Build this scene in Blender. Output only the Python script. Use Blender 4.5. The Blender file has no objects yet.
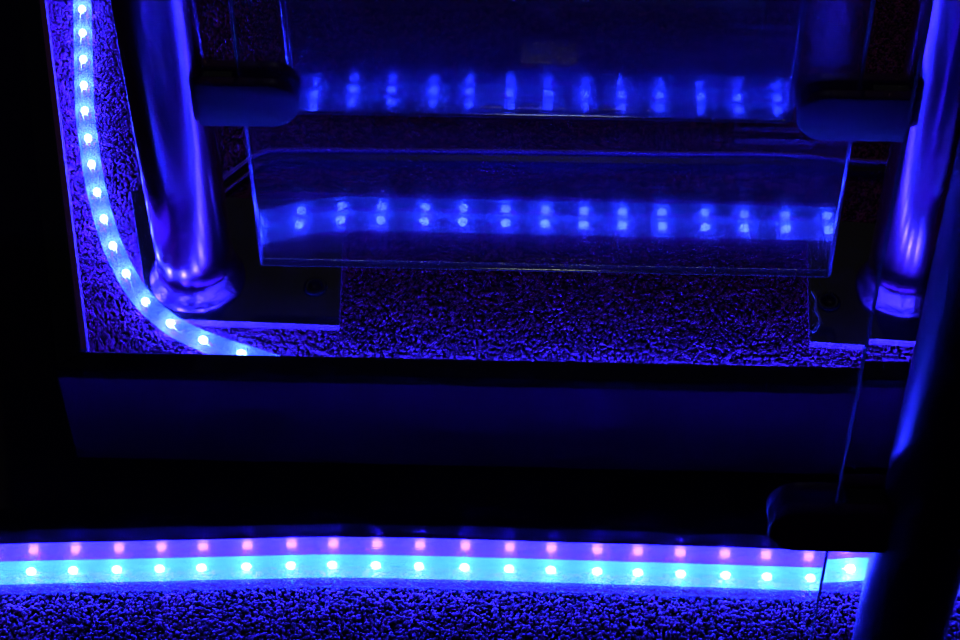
import bpy, bmesh, math, random
import numpy as np
from mathutils import Vector, Matrix

random.seed(7)
rng = np.random.default_rng(7)
S = bpy.context.scene

# ---------------------------------------------------------------- camera
F = 2300.0
CAM = Vector((0.0, -1.08, 1.255))
down_c = Vector((25.0, -1930.0, -F)).normalized()
xa = Vector((1.0, -0.0216, 0.0290))
xa = (xa - down_c * xa.dot(down_c)).normalized()
up_c = -down_c
ya = up_c.cross(xa).normalized()
R = Matrix((xa, ya, up_c))                 # rows: world axes written in camera space; R @ v_cam = v_world
cam_d = bpy.data.cameras.new('camera')
cam = bpy.data.objects.new('camera', cam_d)
S.collection.objects.link(cam)
cam_d.sensor_width = 36.0
cam_d.lens = F / 960.0 * 36.0
cam_d.clip_start = 0.02
cam.matrix_world = Matrix.Translation(CAM) @ R.to_4x4()
S.camera = cam

def ray(px, py):
    return (R @ Vector(((px - 480.0), -(py - 320.0), -F))).normalized()
LIFT = 6.0            # what stands behind the near pane is seen a little lower through its thickness
def Pz(px, py, z=0.0, behind=None):
    if (px < 862) if behind is None else behind: py -= LIFT
    d = ray(px, py); return CAM + d * ((z - CAM.z) / d.z)
def Py(px, py, y, behind=True):
    if behind: py -= LIFT
    d = ray(px, py); return CAM + d * ((y - CAM.y) / d.y)

# ---------------------------------------------------------------- world, lamps, exposure
W = bpy.data.worlds.new('night'); S.world = W; W.use_nodes = True
W.node_tree.nodes['Background'].inputs['Color'].default_value = (0.25, 0.17, 1.0, 1)
W.node_tree.nodes['Background'].inputs['Strength'].default_value = 0.005
S.view_settings.view_transform = 'Standard'
S.view_settings.look = 'None'
S.view_settings.exposure = 0.0
S.view_settings.gamma = 1.0
S.view_settings.use_curve_mapping = False
S.cycles.use_denoising = True
S.cycles.denoising_input_passes = 'RGB'
S.cycles.max_bounces = 10
S.cycles.transparent_max_bounces = 24
S.cycles.sample_clamp_indirect = 80.0
S.cycles.caustics_reflective = True
S.cycles.caustics_refractive = True
try: S.cycles.use_light_tree = True
except Exception: pass

# layout heights and depths
Z_RIM = 0.030          # top of the black rim round the carpet
Z_LOW = -0.090         # lower floor
Y_LIP = Pz(480, 358.5, Z_RIM).y      # inner edge of the rim
Y_FRONT = Pz(480, 377, Z_RIM).y      # front face of the platform
Y_ROPE = Y_LIP + 0.001
T1 = 0.0070; T2 = 0.0140
Y_PANE = (Pz(545, 225, 0.007).y + Y_ROPE) / 2 + T1 / 2
Y_PANE2 = (Pz(545, 108, 0.007).y + Y_ROPE) / 2 + T2 / 2

# warm room lamp high up beyond the railing: it is what glints in the lower glass edges
sp = Py(545, 267, Y_PANE); v = (sp - CAM).normalized()
lp = sp + Vector((v.x, v.y, -v.z)) * 1.9
ld = bpy.data.lights.new('room_lamp', 'AREA'); ld.shape = 'DISK'; ld.size = 0.11; ld.energy = 0.26; ld.color = (0.86, 0.90, 0.66)
lo = bpy.data.objects.new('room_lamp', ld); S.collection.objects.link(lo)
lo.location = lp; lo.rotation_euler = (sp - lp).to_track_quat('-Z', 'Y').to_euler()

# ---------------------------------------------------------------- materials
def nt(name):
    m = bpy.data.materials.new(name); m.use_nodes = True
    n = m.node_tree.nodes; l = m.node_tree.links
    return m, n, l, n['Principled BSDF']
def bump(n, l, b, scale, strength, dist=0.001, detail=4, mapping=None):
    tc = n.new('ShaderNodeTexCoord'); mp = n.new('ShaderNodeMapping')
    if mapping: mp.inputs['Scale'].default_value = mapping
    l.new(tc.outputs['Object'], mp.inputs['Vector'])
    t = n.new('ShaderNodeTexNoise'); t.inputs['Scale'].default_value = scale; t.inputs['Detail'].default_value = detail
    l.new(mp.outputs['Vector'], t.inputs['Vector'])
    bp = n.new('ShaderNodeBump'); bp.inputs['Strength'].default_value = strength; bp.inputs['Distance'].default_value = dist
    l.new(t.outputs['Fac'], bp.inputs['Height']); l.new(bp.outputs['Normal'], b.inputs['Normal'])
    return t
def simple(name, col, rough, metal=0.0, spec=0.5, bs=None):
    m, n, l, b = nt(name)
    b.inputs['Base Color'].default_value = (*col, 1); b.inputs['Roughness'].default_value = rough
    b.inputs['Metallic'].default_value = metal; b.inputs['Specular IOR Level'].default_value = spec
    if bs: bump(n, l, b, *bs)
    return m
M_black = simple('black_plastic', (0.020, 0.018, 0.016), 0.42, bs=(900, 0.15, 0.0003))
M_clamp = simple('clamp_black', (0.17, 0.02, 0.12), 0.36, bs=(1200, 0.10, 0.0002))
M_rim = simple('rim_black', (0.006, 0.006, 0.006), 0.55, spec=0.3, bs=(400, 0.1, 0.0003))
M_riser = simple('riser_paint', (0.50, 0.06, 0.38), 0.6, bs=(300, 0.15, 0.0003))
M_plinth = simple('plinth_paint', (0.010, 0.010, 0.014), 0.5)
M_floor = simple('dark_floor', (0.13, 0.10, 0.06), 0.45, bs=(60, 0.2, 0.0005))
M_curbtop = simple('curb_lacquer', (0.010, 0.010, 0.014), 0.22, bs=(200, 0.1, 0.0003))
M_curbface = simple('curb_metal', (0.80, 0.09, 0.70), 0.09, metal=1.0, bs=(120, 0.35, 0.0004))
_b = [x for x in M_curbface.node_tree.nodes if x.type == 'MAPPING'][0]; _b.inputs['Scale'].default_value = (0.15, 1, 9)
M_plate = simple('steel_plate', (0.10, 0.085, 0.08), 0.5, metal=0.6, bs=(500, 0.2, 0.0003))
M_trimlit = simple('lit_rim_face', (0.9, 0.25, 0.7), 0.45)
M_plate_edge = simple('pale_plate_edge', (0.85, 0.25, 0.6), 0.45, metal=0.3)  # plate sides, set paler than the top face
M_bolt = simple('bolt_dark', (0.05, 0.045, 0.045), 0.4, metal=0.7)

# brushed stainless posts
M_steel, n, l, b = nt('brushed_steel')
b.inputs['Base Color'].default_value = (0.80, 0.24, 0.56, 1); b.inputs['Metallic'].default_value = 1.0
t = bump(n, l, b, 90, 0.06, 0.0003, 5, (1, 1, 0.06))
r = n.new('ShaderNodeMapRange'); r.inputs['To Min'].default_value = 0.13; r.inputs['To Max'].default_value = 0.27
l.new(t.outputs['Fac'], r.inputs['Value']); l.new(r.outputs['Result'], b.inputs['Roughness'])

M_weld, n, l, b = nt('weld_steel')
b.inputs['Base Color'].default_value = (0.50, 0.14, 0.34, 1); b.inputs['Metallic'].default_value = 1.0; b.inputs['Roughness'].default_value = 0.30
bump(n, l, b, 260, 0.5, 0.0012)

# carpet
def carpet(name, c0, c1):
    m, n, l, b = nt(name)
    g = n.new('ShaderNodeTexCoord'); t = n.new('ShaderNodeTexNoise'); t.inputs['Scale'].default_value = 210; t.inputs['Detail'].default_value = 2
    l.new(g.outputs['Object'], t.inputs['Vector'])
    cr = n.new('ShaderNodeValToRGB'); cr.color_ramp.elements[0].position = 0.40; cr.color_ramp.elements[1].position = 0.62
    cr.color_ramp.elements[0].color = (*c0, 1); cr.color_ramp.elements[1].color = (*c1, 1)
    l.new(t.outputs['Fac'], cr.inputs['Fac']); l.new(cr.outputs['Color'], b.inputs['Base Color'])
    b.inputs['Roughness'].default_value = 0.55; b.inputs['Specular IOR Level'].default_value = 0.35
    return m
M_pile = carpet('carpet_pile', (0.34, 0.06, 0.18), (0.98, 0.16, 0.56))
M_back = simple('carpet_backing', (0.02, 0.016, 0.02), 0.9, bs=(700, 0.6, 0.001))

# glass that keeps straight-through light (pane faces) with a mirror part and a little greasy haze
def pane_mat(name, r0, haze, tint):
    m = bpy.data.materials.new(name); m.use_nodes = True; n = m.node_tree.nodes; l = m.node_tree.links; n.clear()
    out = n.new('ShaderNodeOutputMaterial'); tr = n.new('ShaderNodeBsdfTransparent'); tr.inputs[0].default_value = (*tint, 1)
    gl = n.new('ShaderNodeBsdfGlossy'); gl.inputs['Roughness'].default_value = 0.0
    gh = n.new('ShaderNodeBsdfGlossy'); gh.inputs['Roughness'].default_value = 0.22; gh.inputs['Color'].default_value = (0.9, 0.8, 0.9, 1)
    mh = n.new('ShaderNodeMixShader'); mh.inputs[0].default_value = haze
    l.new(gl.outputs[0], mh.inputs[1]); l.new(gh.outputs[0], mh.inputs[2])
    lw = n.new('ShaderNodeLayerWeight'); lw.inputs['Blend'].default_value = 0.5
    pw = n.new('ShaderNodeMath'); pw.operation = 'POWER'; pw.inputs[1].default_value = 5.0
    l.new(lw.outputs['Facing'], pw.inputs[0])
    mr = n.new('ShaderNodeMapRange'); mr.inputs['To Min'].default_value = r0; mr.inputs['To Max'].default_value = 1.0
    l.new(pw.outputs[0], mr.inputs['Value'])
    mx = n.new('ShaderNodeMixShader'); l.new(mr.outputs['Result'], mx.inputs[0]); l.new(tr.outputs[0], mx.inputs[1]); l.new(mh.outputs[0], mx.inputs[2])
    l.new(mx.outputs[0], out.inputs[0])
    return m
M_pane = pane_mat('pane_glass', 0.085, 0.14, (0.90, 0.90, 0.97))
M_pane2 = pane_mat('laminated_glass', 0.042, 0.22, (0.93, 0.93, 0.98))
def edge_mat(name, d, rough):
    m = bpy.data.materials.new(name); m.use_nodes = True; n = m.node_tree.nodes; l = m.node_tree.links; n.clear()
    out = n.new('ShaderNodeOutputMaterial'); tr = n.new('ShaderNodeBsdfTransparent'); gl = n.new('ShaderNodeBsdfGlossy')
    gl.inputs['Roughness'].default_value = rough; df = n.new('ShaderNodeBsdfDiffuse'); df.inputs[0].default_value = (0.5, 0.45, 0.55, 1)
    a = n.new('ShaderNodeMixShader'); a.inputs[0].default_value = 0.5; l.new(gl.outputs[0], a.inputs[1]); l.new(df.outputs[0], a.inputs[2])
    c = n.new('ShaderNodeMixShader'); c.inputs[0].default_value = d; l.new(tr.outputs[0], c.inputs[1]); l.new(a.outputs[0], c.inputs[2])
    l.new(c.outputs[0], out.inputs[0]); return m
M_edge = edge_mat('pane_edge', 0.75, 0.045)
M_edge_dim = edge_mat('pane_edge_dim', 0.45, 0.045)
M_edge2 = simple('ground_edge', (0.7, 0.5, 0.7), 0.3)
M_glass = simple('clear_glass', (0.97, 0.97, 1.0), 0.0)
M_glass.node_tree.nodes['Principled BSDF'].inputs['Transmission Weight'].default_value = 1.0
M_glass.node_tree.nodes['Principled BSDF'].inputs['IOR'].default_value = 1.5

# rope light
def emit(name, col, s):
    m = bpy.data.materials.new(name); m.use_nodes = True; n = m.node_tree.nodes; l = m.node_tree.links; n.clear()
    out = n.new('ShaderNodeOutputMaterial'); e = n.new('ShaderNodeEmission'); e.inputs[0].default_value = (*col, 1); e.inputs[1].default_value = s
    l.new(e.outputs[0], out.inputs[0]); return m
def jacket(name, col, s, clear, milky=0.5):
    m = bpy.data.materials.new(name); m.use_nodes = True; n = m.node_tree.nodes; l = m.node_tree.links; n.clear()
    out = n.new('ShaderNodeOutputMaterial'); e = n.new('ShaderNodeEmission'); e.inputs[0].default_value = (*col, 1); e.inputs[1].default_value = s
    tr = n.new('ShaderNodeBsdfTransparent'); tr.inputs[0].default_value = (0.5, 1, 1, 1); gl = n.new('ShaderNodeBsdfGlossy'); gl.inputs['Roughness'].default_value = 0.12
    a = n.new('ShaderNodeMixShader'); a.inputs[0].default_value = 0.06; l.new(tr.outputs[0], a.inputs[1]); l.new(gl.outputs[0], a.inputs[2])
    tl = n.new('ShaderNodeBsdfTranslucent'); tl.inputs[0].default_value = (0.3, 0.95, 0.95, 1)
    df = n.new('ShaderNodeBsdfDiffuse'); df.inputs[0].default_value = (0.25, 0.75, 0.75, 1)
    td = n.new('ShaderNodeMixShader'); td.inputs[0].default_value = 0.35; l.new(tl.outputs[0], td.inputs[1]); l.new(df.outputs[0], td.inputs[2])
    b2 = n.new('ShaderNodeMixShader'); b2.inputs[0].default_value = milky; l.new(a.outputs[0], b2.inputs[1]); l.new(td.outputs[0], b2.inputs[2])
    c = n.new('ShaderNodeMixShader'); c.inputs[0].default_value = 1 - clear; l.new(b2.outputs[0], c.inputs[1]); l.new(e.outputs[0], c.inputs[2])
    l.new(c.outputs[0], out.inputs[0]); return m
M_led = emit('led_blue', (0.036, 0.034, 1.0), 360.0)
M_led2 = emit('led_blue_bright', (0.024, 0.034, 1.0), 1050.0)
M_jack = jacket('rope_jacket', (0.030, 0.050, 1.0), 5.0, 0.85)
M_jack2 = jacket('rope_jacket_bright', (0.040, 0.230, 1.0), 6.0, 0.80)
M_wire = simple('tinned_wire', (0.8, 0.75, 0.8), 0.3, metal=1.0)

# ---------------------------------------------------------------- helpers
def link(name, me, mat, parent=None, smooth=False):
    o = bpy.data.objects.new(name, me); S.collection.objects.link(o)
    if mat:
        for m in (mat if isinstance(mat, (list, tuple)) else [mat]): me.materials.append(m)
    if smooth:
        for p in me.polygons: p.use_smooth = True
    if parent: o.parent = parent
    return o
def obj(name, bm, mat, parent=None, smooth=False, loc=None):
    bmesh.ops.recalc_face_normals(bm, faces=bm.faces)
    me = bpy.data.meshes.new(name); bm.to_mesh(me); bm.free()
    o = link(name, me, mat, parent, smooth)
    if loc is not None: o.location = loc
    return o
def tag(o, label=None, cat=None, group=None, kind=None):
    if label: o['label'] = label
    if cat: o['category'] = cat
    if group: o['group'] = group
    if kind: o['kind'] = kind
    return o
def empty(name, loc):
    o = bpy.data.objects.new(name, None); S.collection.objects.link(o); o.location = loc; o.empty_display_size = 0.02
    return o
def box_bm(x0, x1, y0, y1, z0, z1, bev=0.0, seg=2):
    bm = bmesh.new()
    bmesh.ops.create_cube(bm, size=1)
    for v in bm.verts:
        v.co = Vector(((x0 + x1) / 2 + v.co.x * (x1 - x0), (y0 + y1) / 2 + v.co.y * (y1 - y0), (z0 + z1) / 2 + v.co.z * (z1 - z0)))
    if bev: bmesh.ops.bevel(bm, geom=bm.edges[:], offset=bev, segments=seg, affect='EDGES', profile=0.5)
    return bm
def prism_bm(pts, z0, z1, bev=0.0, seg=2):
    bm = bmesh.new()
    lo = [bm.verts.new((p[0], p[1], z0)) for p in pts]; hi = [bm.verts.new((p[0], p[1], z1)) for p in pts]
    bm.faces.new(lo[::-1]); bm.faces.new(hi)
    k = len(pts)
    for i in range(k): bm.faces.new((lo[i], lo[(i + 1) % k], hi[(i + 1) % k], hi[i]))
    bmesh.ops.recalc_face_normals(bm, faces=bm.faces)
    if bev: bmesh.ops.bevel(bm, geom=bm.edges[:], offset=bev, segments=seg, affect='EDGES', profile=0.5)
    return bm
def lathe_bm(prof, n=64):
    bm = bmesh.new(); rings = []
    for r, z in prof:
        rings.append([bm.verts.new((r * math.cos(2 * math.pi * i / n), r * math.sin(2 * math.pi * i / n), z)) for i in range(n)])
    for a, b in zip(rings, rings[1:]):
        for i in range(n): bm.faces.new((a[i], a[(i + 1) % n], b[(i + 1) % n], b[i]))
    bm.faces.new(rings[0][::-1]); bm.faces.new(rings[-1])
    return bm
def catmull(P, step=0.004):
    out = []
    P = [P[0] * 2 - P[1]] + P + [P[-1] * 2 - P[-2]]
    for i in range(1, len(P) - 2):
        a, b, c, d = P[i - 1], P[i], P[i + 1], P[i + 2]; k = max(2, int((c - b).length / step))
        for j in range(k):
            t = j / k
            out.append(0.5 * ((2 * b) + (c - a) * t + (2 * a - 5 * b + 4 * c - d) * t * t + (3 * b - a - 3 * c + d) * t ** 3))
    out.append(P[-2]); return out
def sweep_bm(path, ring_fn, closed_caps=True):
    """ring_fn(i, s) -> list of (side, up) offsets"""
    bm = bmesh.new(); rings = []; s = 0
    for i, p in enumerate(path):
        a = path[max(0, i - 1)]; b = path[min(len(path) - 1, i + 1)]; T = (b - a).normalized()
        if i: s += (p - path[i - 1]).length
        side = T.cross(Vector((0, 0, 1))).normalized(); up = side.cross(T).normalized()
        rings.append([bm.verts.new(p + side * u + up * w) for u, w in ring_fn(i, s)])
    k = len(rings[0])
    for a, b in zip(rings, rings[1:]):
        for i in range(k): bm.faces.new((a[i], a[(i + 1) % k], b[(i + 1) % k], b[i]))
    if closed_caps: bm.faces.new(rings[0][::-1]); bm.faces.new(rings[-1])
    return bm
def circ(r, n=14, cu=0, cw=0):
    return [(cu + r * math.cos(2 * math.pi * i / n), cw + r * math.sin(2 * math.pi * i / n)) for i in range(n)]

# ---------------------------------------------------------------- setting
# hard floor behind the curb, lower carpet base in front of it
Y_CURB = Pz(480, 572, Z_LOW + 0.009).y + 0.0105      # face the lower rope lies against (before the bow)
def bow(x):                                          # the curb bulges gently
    return 0.0
ctr = [(0, 572.5), (60, 571), (140, 569.5), (230, 567.5), (330, 565.5), (430, 567.0), (520, 569.5), (620, 572.5), (720, 575.5), (820, 578.5), (870, 579.5), (960, 583)]
R2 = 0.0079
ZL = Z_LOW + R2
ctr = [(x, (y if x < 840 else y - 3.0)) for x, y in ctr]
low_pts = [Pz(-150, 576, Z_LOW + R2), Pz(-70, 574, Z_LOW + R2)] + [Pz(x, y, ZL, True) for x, y in ctr] + [Pz(1040, 583, ZL, True), Pz(1130, 587, ZL, True)]
low_pts = [p + Vector((0, 0.0012, 0)) for p in low_pts]
low_path = catmull(low_pts, 0.006)

tag(obj('floor', box_bm(-1.6, 1.6, -0.75, 1.4, Z_LOW - 0.06, Z_LOW - 0.004), M_floor), kind='structure', label='dark brownish hard floor around the raised platform')

# curb swept just behind the lower rope
off = [p + Vector((0, R2 + 0.0012, 0)) for p in low_path]
Hc = 0.0300
def curb_face(i, s): return [(0, -R2), (0, Hc - R2), (-0.0025, Hc - R2), (-0.0025, -R2)]
def curb_top(i, s):
    w = 0.030; z0 = -R2; z1 = Hc - R2
    return [(-0.0026, z0), (-0.0026, z1 + 0.001), (-0.004, z1 + 0.0025), (-0.006, z1 + 0.003), (-w * 0.5, z1 + 0.003), (-w * 0.55, z1 + 0.0015), (-w * 0.6, z1 + 0.003), (-w + 0.003, z1 + 0.003), (-w, z1), (-w, z0)]
curb = empty('trim_1', (0, Y_CURB, Z_LOW)); tag(curb, 'low curved curb with glossy black top and metal face behind the front rope light', kind='structure')
def child(o, root):
    o.parent = root; o.matrix_parent_inverse = Matrix.Translation(-root.location); return o
child(obj('metal_face', sweep_bm(off, curb_face), M_curbface), curb)
child(obj('curb_top', sweep_bm(off, curb_top), M_curbtop, smooth=False), curb)

# platform: carpet bed, riser, black rim (front and left members), plinth
B = lambda px, py, z=0.0: Pz(px, py, z)
fl_o = B(57, 368, Z_RIM); fr_o = Vector((0.62, Y_FRONT + (-0.002), Z_RIM))
# front line of the rim follows the photographed slope
fr_o = Pz(905, 386, Z_RIM, True); ext = (fr_o - fl_o).normalized(); fr_o = fl_o + ext * 0.95
fl_i = B(82, 350, Z_RIM); ri = Pz(900, 367, Z_RIM, True); exti = (ri - fl_i).normalized(); fr_i = fl_i + exti * 0.93
bl_o = B(18, -5, Z_RIM); dl = (bl_o - fl_o).normalized(); bl_o = fl_o + dl * 0.75
bi = B(40, 0, Z_RIM); dli = (bi - fl_i).normalized(); bl_i = fl_i + dli * 0.73
back_y = min(bl_o.y, bl_i.y) + 0.02
plat = empty('raised_platform', (fl_o.x, fl_o.y, Z_LOW)); tag(plat, 'raised platform with black rim and blue lit riser under the rear railing', kind='structure')
rimh = 0.010
child(obj('front_rim', prism_bm([fl_o, fr_o, fr_i, fl_i], Z_RIM - rimh, Z_RIM, 0.0012), M_rim), plat)
child(obj('side_rim', prism_bm([fl_o + ext * -0.0, fl_i, bl_i, bl_o], Z_RIM - rimh, Z_RIM, 0.0012), M_rim), plat)
nrm = Vector((-ext.y, ext.x, 0))
rb = 0.0005
child(obj('riser', prism_bm([fl_o + nrm * rb, fr_o + nrm * rb, fr_o + nrm * 0.003, fl_o + nrm * 0.003 + ext * 0.004], -0.072, Z_RIM - rimh + 0.0005, 0.0006), M_riser), plat)
sn = Vector((dl.y, -dl.x, 0))
child(obj('side_riser', prism_bm([fl_o + nrm * rb + sn * 0.002, bl_o + sn * 0.002, bl_o + sn * 0.009, fl_o + nrm * 0.006 + sn * 0.009], -0.072, Z_RIM - rimh + 0.0005), M_plinth), plat)
# inner face of the side rim, rope light put into its pale colour
sni = Vector((dli.y, -dli.x, 0))
child(obj('lit_rim_face', prism_bm([fl_i + dli * 0.002 + sni * 0.0, fl_i + dli * 0.002 + sni * 0.0045, bl_i + sni * 0.0045, bl_i], 0.0, Z_RIM - 0.001, 0.0005), M_trimlit), plat)
child(obj('carpet_bed', prism_bm([fl_o + nrm * 0.0032 + sn * 0.01, fr_o + nrm * 0.0032, Vector((fr_o.x, bl_o.y, 0)), bl_o + sn * 0.01], -0.060, 0.0), M_back), plat)
pl0 = Pz(107, 455, -0.07)
child(obj('plinth', prism_bm([Vector((pl0.x, fl_o.y + 0.045, 0)), Vector((fr_o.x - 0.03, fl_o.y + 0.035, 0)), Vector((fr_o.x - 0.03, bl_o.y - 0.02, 0)), Vector((pl0.x - 0.03, bl_o.y - 0.02, 0))], Z_LOW - 0.004, -0.0605), M_plinth), plat)

# lower carpet bed
curb_y = lambda x: np.interp(x, [p.x for p in low_path], [p.y for p in low_path])
xs = np.linspace(-0.55, 0.55, 24)
pts = [Vector((x, curb_y(x) + 0.006, 0)) for x in xs]
tag(obj('floor_carpet_base', prism_bm([Vector((-0.55, -0.60, 0)), Vector((0.55, -0.60, 0))] + pts[::-1], Z_LOW - 0.004, Z_LOW), M_back), kind='structure', label='carpet backing in front of the curb')

# carpet pile: tens of thousands of little loops joined into one mesh
def ico():
    bm = bmesh.new(); bmesh.ops.create_icosphere(bm, subdivisions=1, radius=1.0)
    v = np.array([x.co[:] for x in bm.verts]); f = np.array([[q.index for q in p.verts] for p in bm.faces]); bm.free(); return v, f
IV, IF = ico()
def pile(name, pos, size, mat):
    N = len(pos)
    sc = size * rng.uniform(0.65, 1.25, (N, 1)) * np.array([[1, 1, 1]]) * rng.uniform(0.75, 1.3, (N, 3))
    a = rng.uniform(0, 2 * math.pi, N); tl = rng.uniform(-0.6, 0.6, N)
    V = IV[None] * sc[:, None, :]
    ct, st = np.cos(tl)[:, None], np.sin(tl)[:, None]
    y = V[..., 1] * ct - V[..., 2] * st; z = V[..., 1] * st + V[..., 2] * ct; V[..., 1] = y; V[..., 2] = z
    ca, sa = np.cos(a)[:, None], np.sin(a)[:, None]
    x = V[..., 0] * ca - V[..., 1] * sa; y = V[..., 0] * sa + V[..., 1] * ca; V[..., 0] = x; V[..., 1] = y
    V = (V + pos[:, None, :]).reshape(-1, 3)
    Fi = (IF[None] + (np.arange(N) * 12)[:, None, None]).reshape(-1, 3)
    me = bpy.data.meshes.new(name); me.vertices.add(len(V)); me.vertices.foreach_set('co', V.ravel().astype(np.float32))
    me.loops.add(Fi.size); me.loops.foreach_set('vertex_index', Fi.ravel().astype(np.int32))
    me.polygons.add(len(Fi)); me.polygons.foreach_set('loop_start', np.arange(0, Fi.size, 3, dtype=np.int32))
    me.polygons.foreach_set('use_smooth', np.ones(len(Fi), dtype=bool))
    me.update(); me.validate()
    return link(name, me, mat)
def scatter(x0, x1, y0, y1, d, z, keep):
    gx, gy = np.meshgrid(np.arange(x0, x1, d), np.arange(y0, y1, d * 0.87))
    gx = gx + (np.arange(gx.shape[0]) % 2)[:, None] * d / 2
    p = np.stack([gx.ravel(), gy.ravel()], 1); p += rng.normal(0, d * 0.22, p.shape)
    k = keep(p[:, 0], p[:, 1]); p = p[k]
    return np.concatenate([p, (z + rng.uniform(0, 0.0009, len(p)))[:, None]], 1)
def right_of_left_rim(x, y):      # inside the side rim
    t = (y - fl_i.y) / dli.y; return x > fl_i.x + dli.x * t + 0.004
top_y = Pz(480, -60, 0).y
pos = scatter(-0.44, 0.42, fl_o.y + 0.005, top_y, 0.0026, 0.0006, lambda x, y: right_of_left_rim(x, y) & (y > fl_o.y + 0.005 + (x - fl_o.x) * ext.y / ext.x))
print('upper grains', len(pos))
tag(pile('carpet', pos, 0.00140, M_pile), 'coarse looped carpet inside the black rim of the platform', 'carpet', kind='stuff')
lowmin = Pz(480, 690, Z_LOW).y
pos = scatter(-0.48, 0.48, lowmin, 0.2, 0.0030, Z_LOW + 0.0006, lambda x, y: y < curb_y(x) + 0.004)
print('lower grains', len(pos))
tag(pile('carpet', pos, 0.00160, M_pile), 'coarse looped carpet in front of the straight rope light', 'carpet', kind='stuff')

# ---------------------------------------------------------------- rope lights
def rope(path, rad, jm, label, phase, loc, pitch=0.030, led_mat=M_led):
    root = empty('rope_light', loc); tag(root, label, 'rope light')
    child(obj('jacket', sweep_bm(path, lambda i, s: circ(rad, 20)), jm, smooth=True), root)
    w = rad * 0.28
    for k in (0, 1):
        def fn(i, s, k=k):
            a = s * 2 * math.pi / 0.055 + k * math.pi
            return circ(0.0006, 6, w * math.cos(a), w * math.sin(a))
        child(obj('wire', sweep_bm(path, fn), M_wire, smooth=True), root)
    # leds
    me = None; s = 0; nxt = phase
    for i in range(1, len(path)):
        seg = (path[i] - path[i - 1]).length
        while s + seg >= nxt:
            t = (nxt - s) / seg; p = path[i - 1].lerp(path[i], t); T = (path[i] - path[i - 1]).normalized()
            if me is None:
                bm = bmesh.new(); bmesh.ops.create_uvsphere(bm, u_segments=10, v_segments=8, radius=1.0)
                for v in bm.verts: v.co = Vector((v.co.x * 0.0038, v.co.y * 0.0031, v.co.z * 0.0031))
                me = bpy.data.meshes.new('led'); bm.to_mesh(me); bm.free(); me.materials.append(led_mat)
                for q in me.polygons: q.use_smooth = True
            o = bpy.data.objects.new('led', me); S.collection.objects.link(o); o.parent = root
            o.location = p + Vector((0, 0, rad * 0.15)) - root.location
            o.rotation_euler = (0, 0, math.atan2(T.y, T.x))
            nxt += pitch + random.uniform(-0.0022, 0.0022)
        s += seg
    return root
R1 = 0.0073; zr = R1
up_px = [(83, -70), (83, -30), (83, 0), (84, 40), (85, 80), (86, 112), (90, 145), (95, 178), (103, 212), (112, 241), (125, 270), (144, 299), (172, 324), (206, 341), (250, 356)]
up = [Pz(x, y, zr) for x, y in up_px]
yr = lambda x: fl_i.y + (x - fl_i.x) * exti.y / exti.x + 0.001
for px in (310, 400, 520, 640, 760, 860, 960):
    q = Pz(px, 385, zr); up.append(Vector((q.x, yr(q.x) + (0.0015 if px == 310 else 0), zr)))
rope(catmull(up, 0.005), R1, M_jack, 'blue rope light curving around the base of the left rear post', 0.012, up[6] - Vector((0, 0, zr)))
rr = rope(low_path, R2, M_jack2, 'bright blue rope light lying along the curved curb in front', 0.010, low_pts[6] - Vector((0, 0, R2)), pitch=0.0300, led_mat=M_led2)

M_chan = jacket('glow_channel', (0.08, 0.03, 1.0), 2.5, 0.88, 0.08)  # emits by itself, painting in rope light caught by the channel
child(obj('mounting_channel', sweep_bm(low_path, lambda i, s: [(R2 * 0.5, -R2 + 0.0002), (R2 + 0.0052, -R2 + 0.0002), (R2 + 0.0054, -R2 + 0.0034), (R2 + 0.0044, -R2 + 0.0035), (R2 + 0.0038, -R2 + 0.0026), (R2 + 0.0020, -R2 + 0.0030), (R2 + 0.0012, -R2 + 0.0034), (R2 + 0.0004, -R2 + 0.0034), (R2 * 0.5, -R2 + 0.0012)]), M_chan), rr)

# ---------------------------------------------------------------- posts
def post(base, rad, h, label, plate, bolt_px, z, steel=None):
    root = empty('railing_post', base); tag(root, label, 'railing post', 'steel railing posts')
    obj('tube', lathe_bm([(rad, 0.004), (rad, 0.05), (rad, 0.12), (rad, 0.25), (rad, 0.5), (rad, h - 0.004), (rad - 0.004, h)], 96), steel or M_steel, root, True)
    c = obj('collar', lathe_bm([(rad + 0.0068, 0.004), (rad + 0.0070, 0.0105), (rad + 0.0060, 0.0125), (rad + 0.0040, 0.015), (rad + 0.0022, 0.020), (rad + 0.0008, 0.027), (rad - 0.001, 0.029)], 96), M_weld, root, True)
    if plate:
        zp = ZP
        pts = [Vector((p.x - base.x, p.y - base.y, 0)) for p in plate]
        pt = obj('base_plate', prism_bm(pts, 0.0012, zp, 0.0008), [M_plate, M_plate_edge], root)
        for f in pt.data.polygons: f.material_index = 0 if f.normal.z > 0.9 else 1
        for bp in bolt_px:
            q = Pz(bp[0], bp[1], z + zp)
            obj('bolt', lathe_bm([(0.0085, 0), (0.0085, 0.0012), (0.0075, 0.002), (0.0045, 0.002), (0.0040, 0.0006), (0.0001, 0.0006)], 24), M_bolt, pt, True, Vector((q.x - base.x, q.y - base.y, zp)))
    return root
ZP = 0.0080
PR = 0.0275
bl = Pz(200, 285, 0.0)
def on_edge(px, py): return Pz(px, py, ZP)
post(bl, PR, 0.9, 'left rear steel post on a square base plate inside the rope light bend',
     [Pz(150, 318, ZP), Pz(340, 325, ZP), Pz(345, 205, ZP), Pz(131, 190, ZP)], [(316, 287), (180, 210)], 0)
brr = Pz(901, 290, 0.0)
post(brr, PR, 0.9, 'right rear steel post standing beside the dark foreground post',
     [Pz(809, 341, ZP), Pz(1005, 347, ZP), Pz(985, 225, ZP), Pz(806, 218, ZP)], [(828, 302)], 0)
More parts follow.
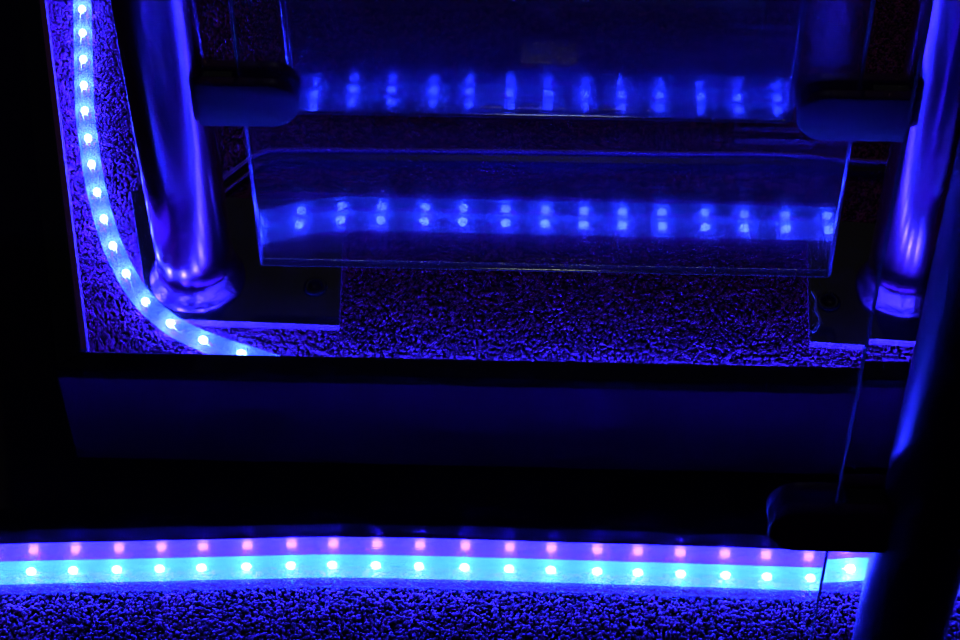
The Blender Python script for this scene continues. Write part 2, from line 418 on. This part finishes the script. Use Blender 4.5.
# near post: passes (905,600), (954,400)
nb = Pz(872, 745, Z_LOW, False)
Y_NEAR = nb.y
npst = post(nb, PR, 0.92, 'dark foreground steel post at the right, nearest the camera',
     [Vector((nb.x - 0.07, nb.y - 0.05, 0)), Vector((nb.x + 0.07, nb.y - 0.05, 0)), Vector((nb.x + 0.07, nb.y + 0.05, 0)), Vector((nb.x - 0.07, nb.y + 0.05, 0))], [], Z_LOW, simple('shaded_steel', (0.22, 0.08, 0.17), 0.42, metal=1.0))  # post steel darkened in colour, as it is seen from its unlit side

# ---------------------------------------------------------------- panes
def pane(name, x0l, x1l, y, t, z0, z1, label, mats, layers=1):
    """x0l/x1l: left and right x"""
    root = None
    bm = box_bm(x0l, x1l, -t / 2, t / 2, z0, z1, t * 0.47, 6)
    bmesh.ops.recalc_face_normals(bm, faces=bm.faces)
    for f in bm.faces: f.material_index = 0 if abs(f.normal.y) > 0.98 else 1
    o = obj(name, bm, mats, loc=Vector((0, y, 0)))
    for p in o.data.polygons: p.use_smooth = p.material_index == 1 and p.area < 0.0015
    tag(o, label, 'glass panel')
    return o
zb = Py(480, 268, Y_PANE).z
xl = Py(260, 255, Y_PANE).x; xr = Py(831, 270, Y_PANE).x
tilt = math.atan2(ext.y, ext.x)
pane1 = pane('glass_balustrade', xl, xr, Y_PANE, T1, zb, 0.80, 'clear glass pane between the two rear posts with rope light reflections', [M_pane, M_edge])
z2 = Py(560, 116, Y_PANE2).z
x2l = Py(291, 114, Y_PANE2).x; x2r = Py(800, 60, Y_PANE2).x
pane2 = pane('glass_balustrade', x2l, x2r, Y_PANE2, T2, z2, 0.80, 'higher narrower glass pane just behind the rear pane, gold lower edge', [M_pane2, M_edge_dim])
# interlayer of the laminated pane
il = obj('interlayer', box_bm(x2l + 0.001, x2r - 0.001, -0.0001, 0.0001, z2 + 0.001, 0.799), M_pane2, pane2)

# near pane: right edge through (849,430)
e = Py(850, 430, Y_NEAR, False)
bm = box_bm(-0.75, e.x, -0.006, 0.006, Z_LOW + 0.045, 0.80, 0.0008, 1)
bmesh.ops.recalc_face_normals(bm, faces=bm.faces)
for f in bm.faces: f.material_index = 1 if abs(f.normal.x) > 0.5 else 0
pane3 = tag(obj('glass_balustrade', bm, [M_glass, M_edge2], loc=Vector((0, Y_NEAR, 0))), 'large clear glass pane nearest the camera, held by the foreground clamp', 'glass panel')

# ---------------------------------------------------------------- clamps
def clamp(x_post, x_end, yc, z0, z1, gap, label, postc, jaw=0.0085):
    """D shaped two-jaw clamp running from the post surface to a rounded free end"""
    d = 1 if x_end > x_post else -1
    h = z1 - z0; r = h * 0.49
    root = empty('glass_clamp', (x_post, yc, z0)); tag(root, label, 'glass clamp', 'black glass clamps')
    def outline(inset=0):
        L = abs(x_end - x_post)
        pts = [(0, inset), (L - r, inset)]
        for i in range(1, 16):
            a = -math.pi / 2 + math.pi * i / 16
            pts.append((L - r + (r - inset) * math.cos(a), h / 2 + (h / 2 - inset) * math.sin(a)))
        pts += [(L - r, h - inset), (0, h - inset)]
        return pts
    def jaw_bm(y0, y1):
        bm = bmesh.new(); a = []; b_ = []
        for (u, w) in outline():
            a.append(bm.verts.new((d * u, y0, w))); b_.append(bm.verts.new((d * u, y1, w)))
        k = len(a); bm.faces.new(a); bm.faces.new(b_[::-1])
        for i in range(k): bm.faces.new((a[i], b_[i], b_[(i + 1) % k], a[(i + 1) % k]))
        bmesh.ops.recalc_face_normals(bm, faces=bm.faces)
        ed = [e for e in bm.edges if len(e.link_faces) == 2 and e.calc_face_angle(0) > 0.9]
        bmesh.ops.bevel(bm, geom=ed, offset=0.0016, segments=3, affect='EDGES', profile=0.5)
        return bm
    def shade(o):
        for p in o.data.polygons: p.use_smooth = True
        o.data.set_sharp_from_angle(angle=math.radians(35)) if hasattr(o.data, 'set_sharp_from_angle') else None
    g = gap / 2
    shade(obj('front_jaw', jaw_bm(-g - jaw, -g - 0.0002), M_clamp, root))
    shade(obj('back_jaw', jaw_bm(g + 0.0002, g + jaw), M_clamp, root))
    # block that joins the jaws beside the post, and the screw on the back
    L = abs(x_end - x_post)
    bx = sorted((d * -0.004, d * (L * 0.36)))
    obj('saddle', box_bm(bx[0], bx[1], -g + 0.0002, g - 0.0002, 0.002, h - 0.002, 0.0008), M_black, root)
    return root
def clamp_from_px(px_end, y_top, y_bot, pside, yc, gap, label, px_mid):
    yf = yc - gap / 2 - 0.0085; bh = yc > Y_NEAR + 0.01
    a = Py(px_mid, y_top, yf, bh); b_ = Py(px_mid, y_bot, yf, bh); e = Py(px_end, (y_top + y_bot) / 2, yf, bh)
    return clamp(pside, e.x, yc, b_.z, a.z, gap, label, None)
gp = T1
clamp_from_px(299, 85, 127, bl.x + PR - 0.006, Y_PANE, gp, 'black rounded glass clamp on the left rear post', 240)
clamp_from_px(796, 98, 142, brr.x - PR + 0.006, Y_PANE, gp, 'black rounded glass clamp on the right rear post', 860)
clamp_from_px(768, 514, 553, nb.x - PR + 0.006, Y_NEAR, 0.012, 'black rounded glass clamp on the dark foreground post', 840)

# ---------------------------------------------------------------- edging strip behind the panes
sp_px = [(120, 262), (170, 226), (215, 192), (243, 170), (258, 159), (268, 155), (285, 153.5), (400, 154), (520, 155), (660, 157), (780, 158), (870, 159), (960, 160)]
sp_p = catmull([Pz(x, y + 4, 0.006) for x, y in sp_px[2:]], 0.006)
M_strip = simple('strip_gloss', (0.03, 0.012, 0.03), 0.3)
M_lit_edge = simple('strip_lit_edge', (0.85, 0.30, 0.75), 0.3)  # pale tubes added to draw the light caught along the strip's edges
prof = [(0.0060, -0.006), (0.0060, 0.001), (0.0050, 0.0018), (-0.0050, 0.0018), (-0.0060, 0.001), (-0.0060, -0.006)]
es = tag(obj('edging_strip', sweep_bm(sp_p, lambda i, s: prof), M_strip), 'thin dark edging strip crossing the carpet behind the glass', 'edging strip')
obj('lit_edge', sweep_bm(sp_p, lambda i, s: circ(0.0018, 8, -0.0045, 0.0030)), M_lit_edge, es, True)
nd = next(i for i, p in enumerate(sp_p) if p.x > Pz(262, 156, 0.006).x)
obj('lit_edge', sweep_bm(sp_p[:nd], lambda i, s: circ(0.0012, 8, 0.0048, 0.0024)), M_lit_edge, es, True)

# bit of torn clear film at the corner of the right base plate
fp = [Pz(x, y, 0.008) for x, y in [(812, 332), (817, 326), (819, 318), (815, 309), (816, 300), (812, 292)]]
M_film = simple('clear_film', (0.8, 0.75, 0.85), 0.25, spec=0.8)
tag(obj('film_scrap', sweep_bm(catmull(fp, 0.002), lambda i, s: [(0.0012, -0.0015), (0.0009, 0.0012), (-0.0009, 0.0014), (-0.0012, -0.0015)]), M_film), 'small torn scrap of clear film on the right base plate corner', 'scrap')
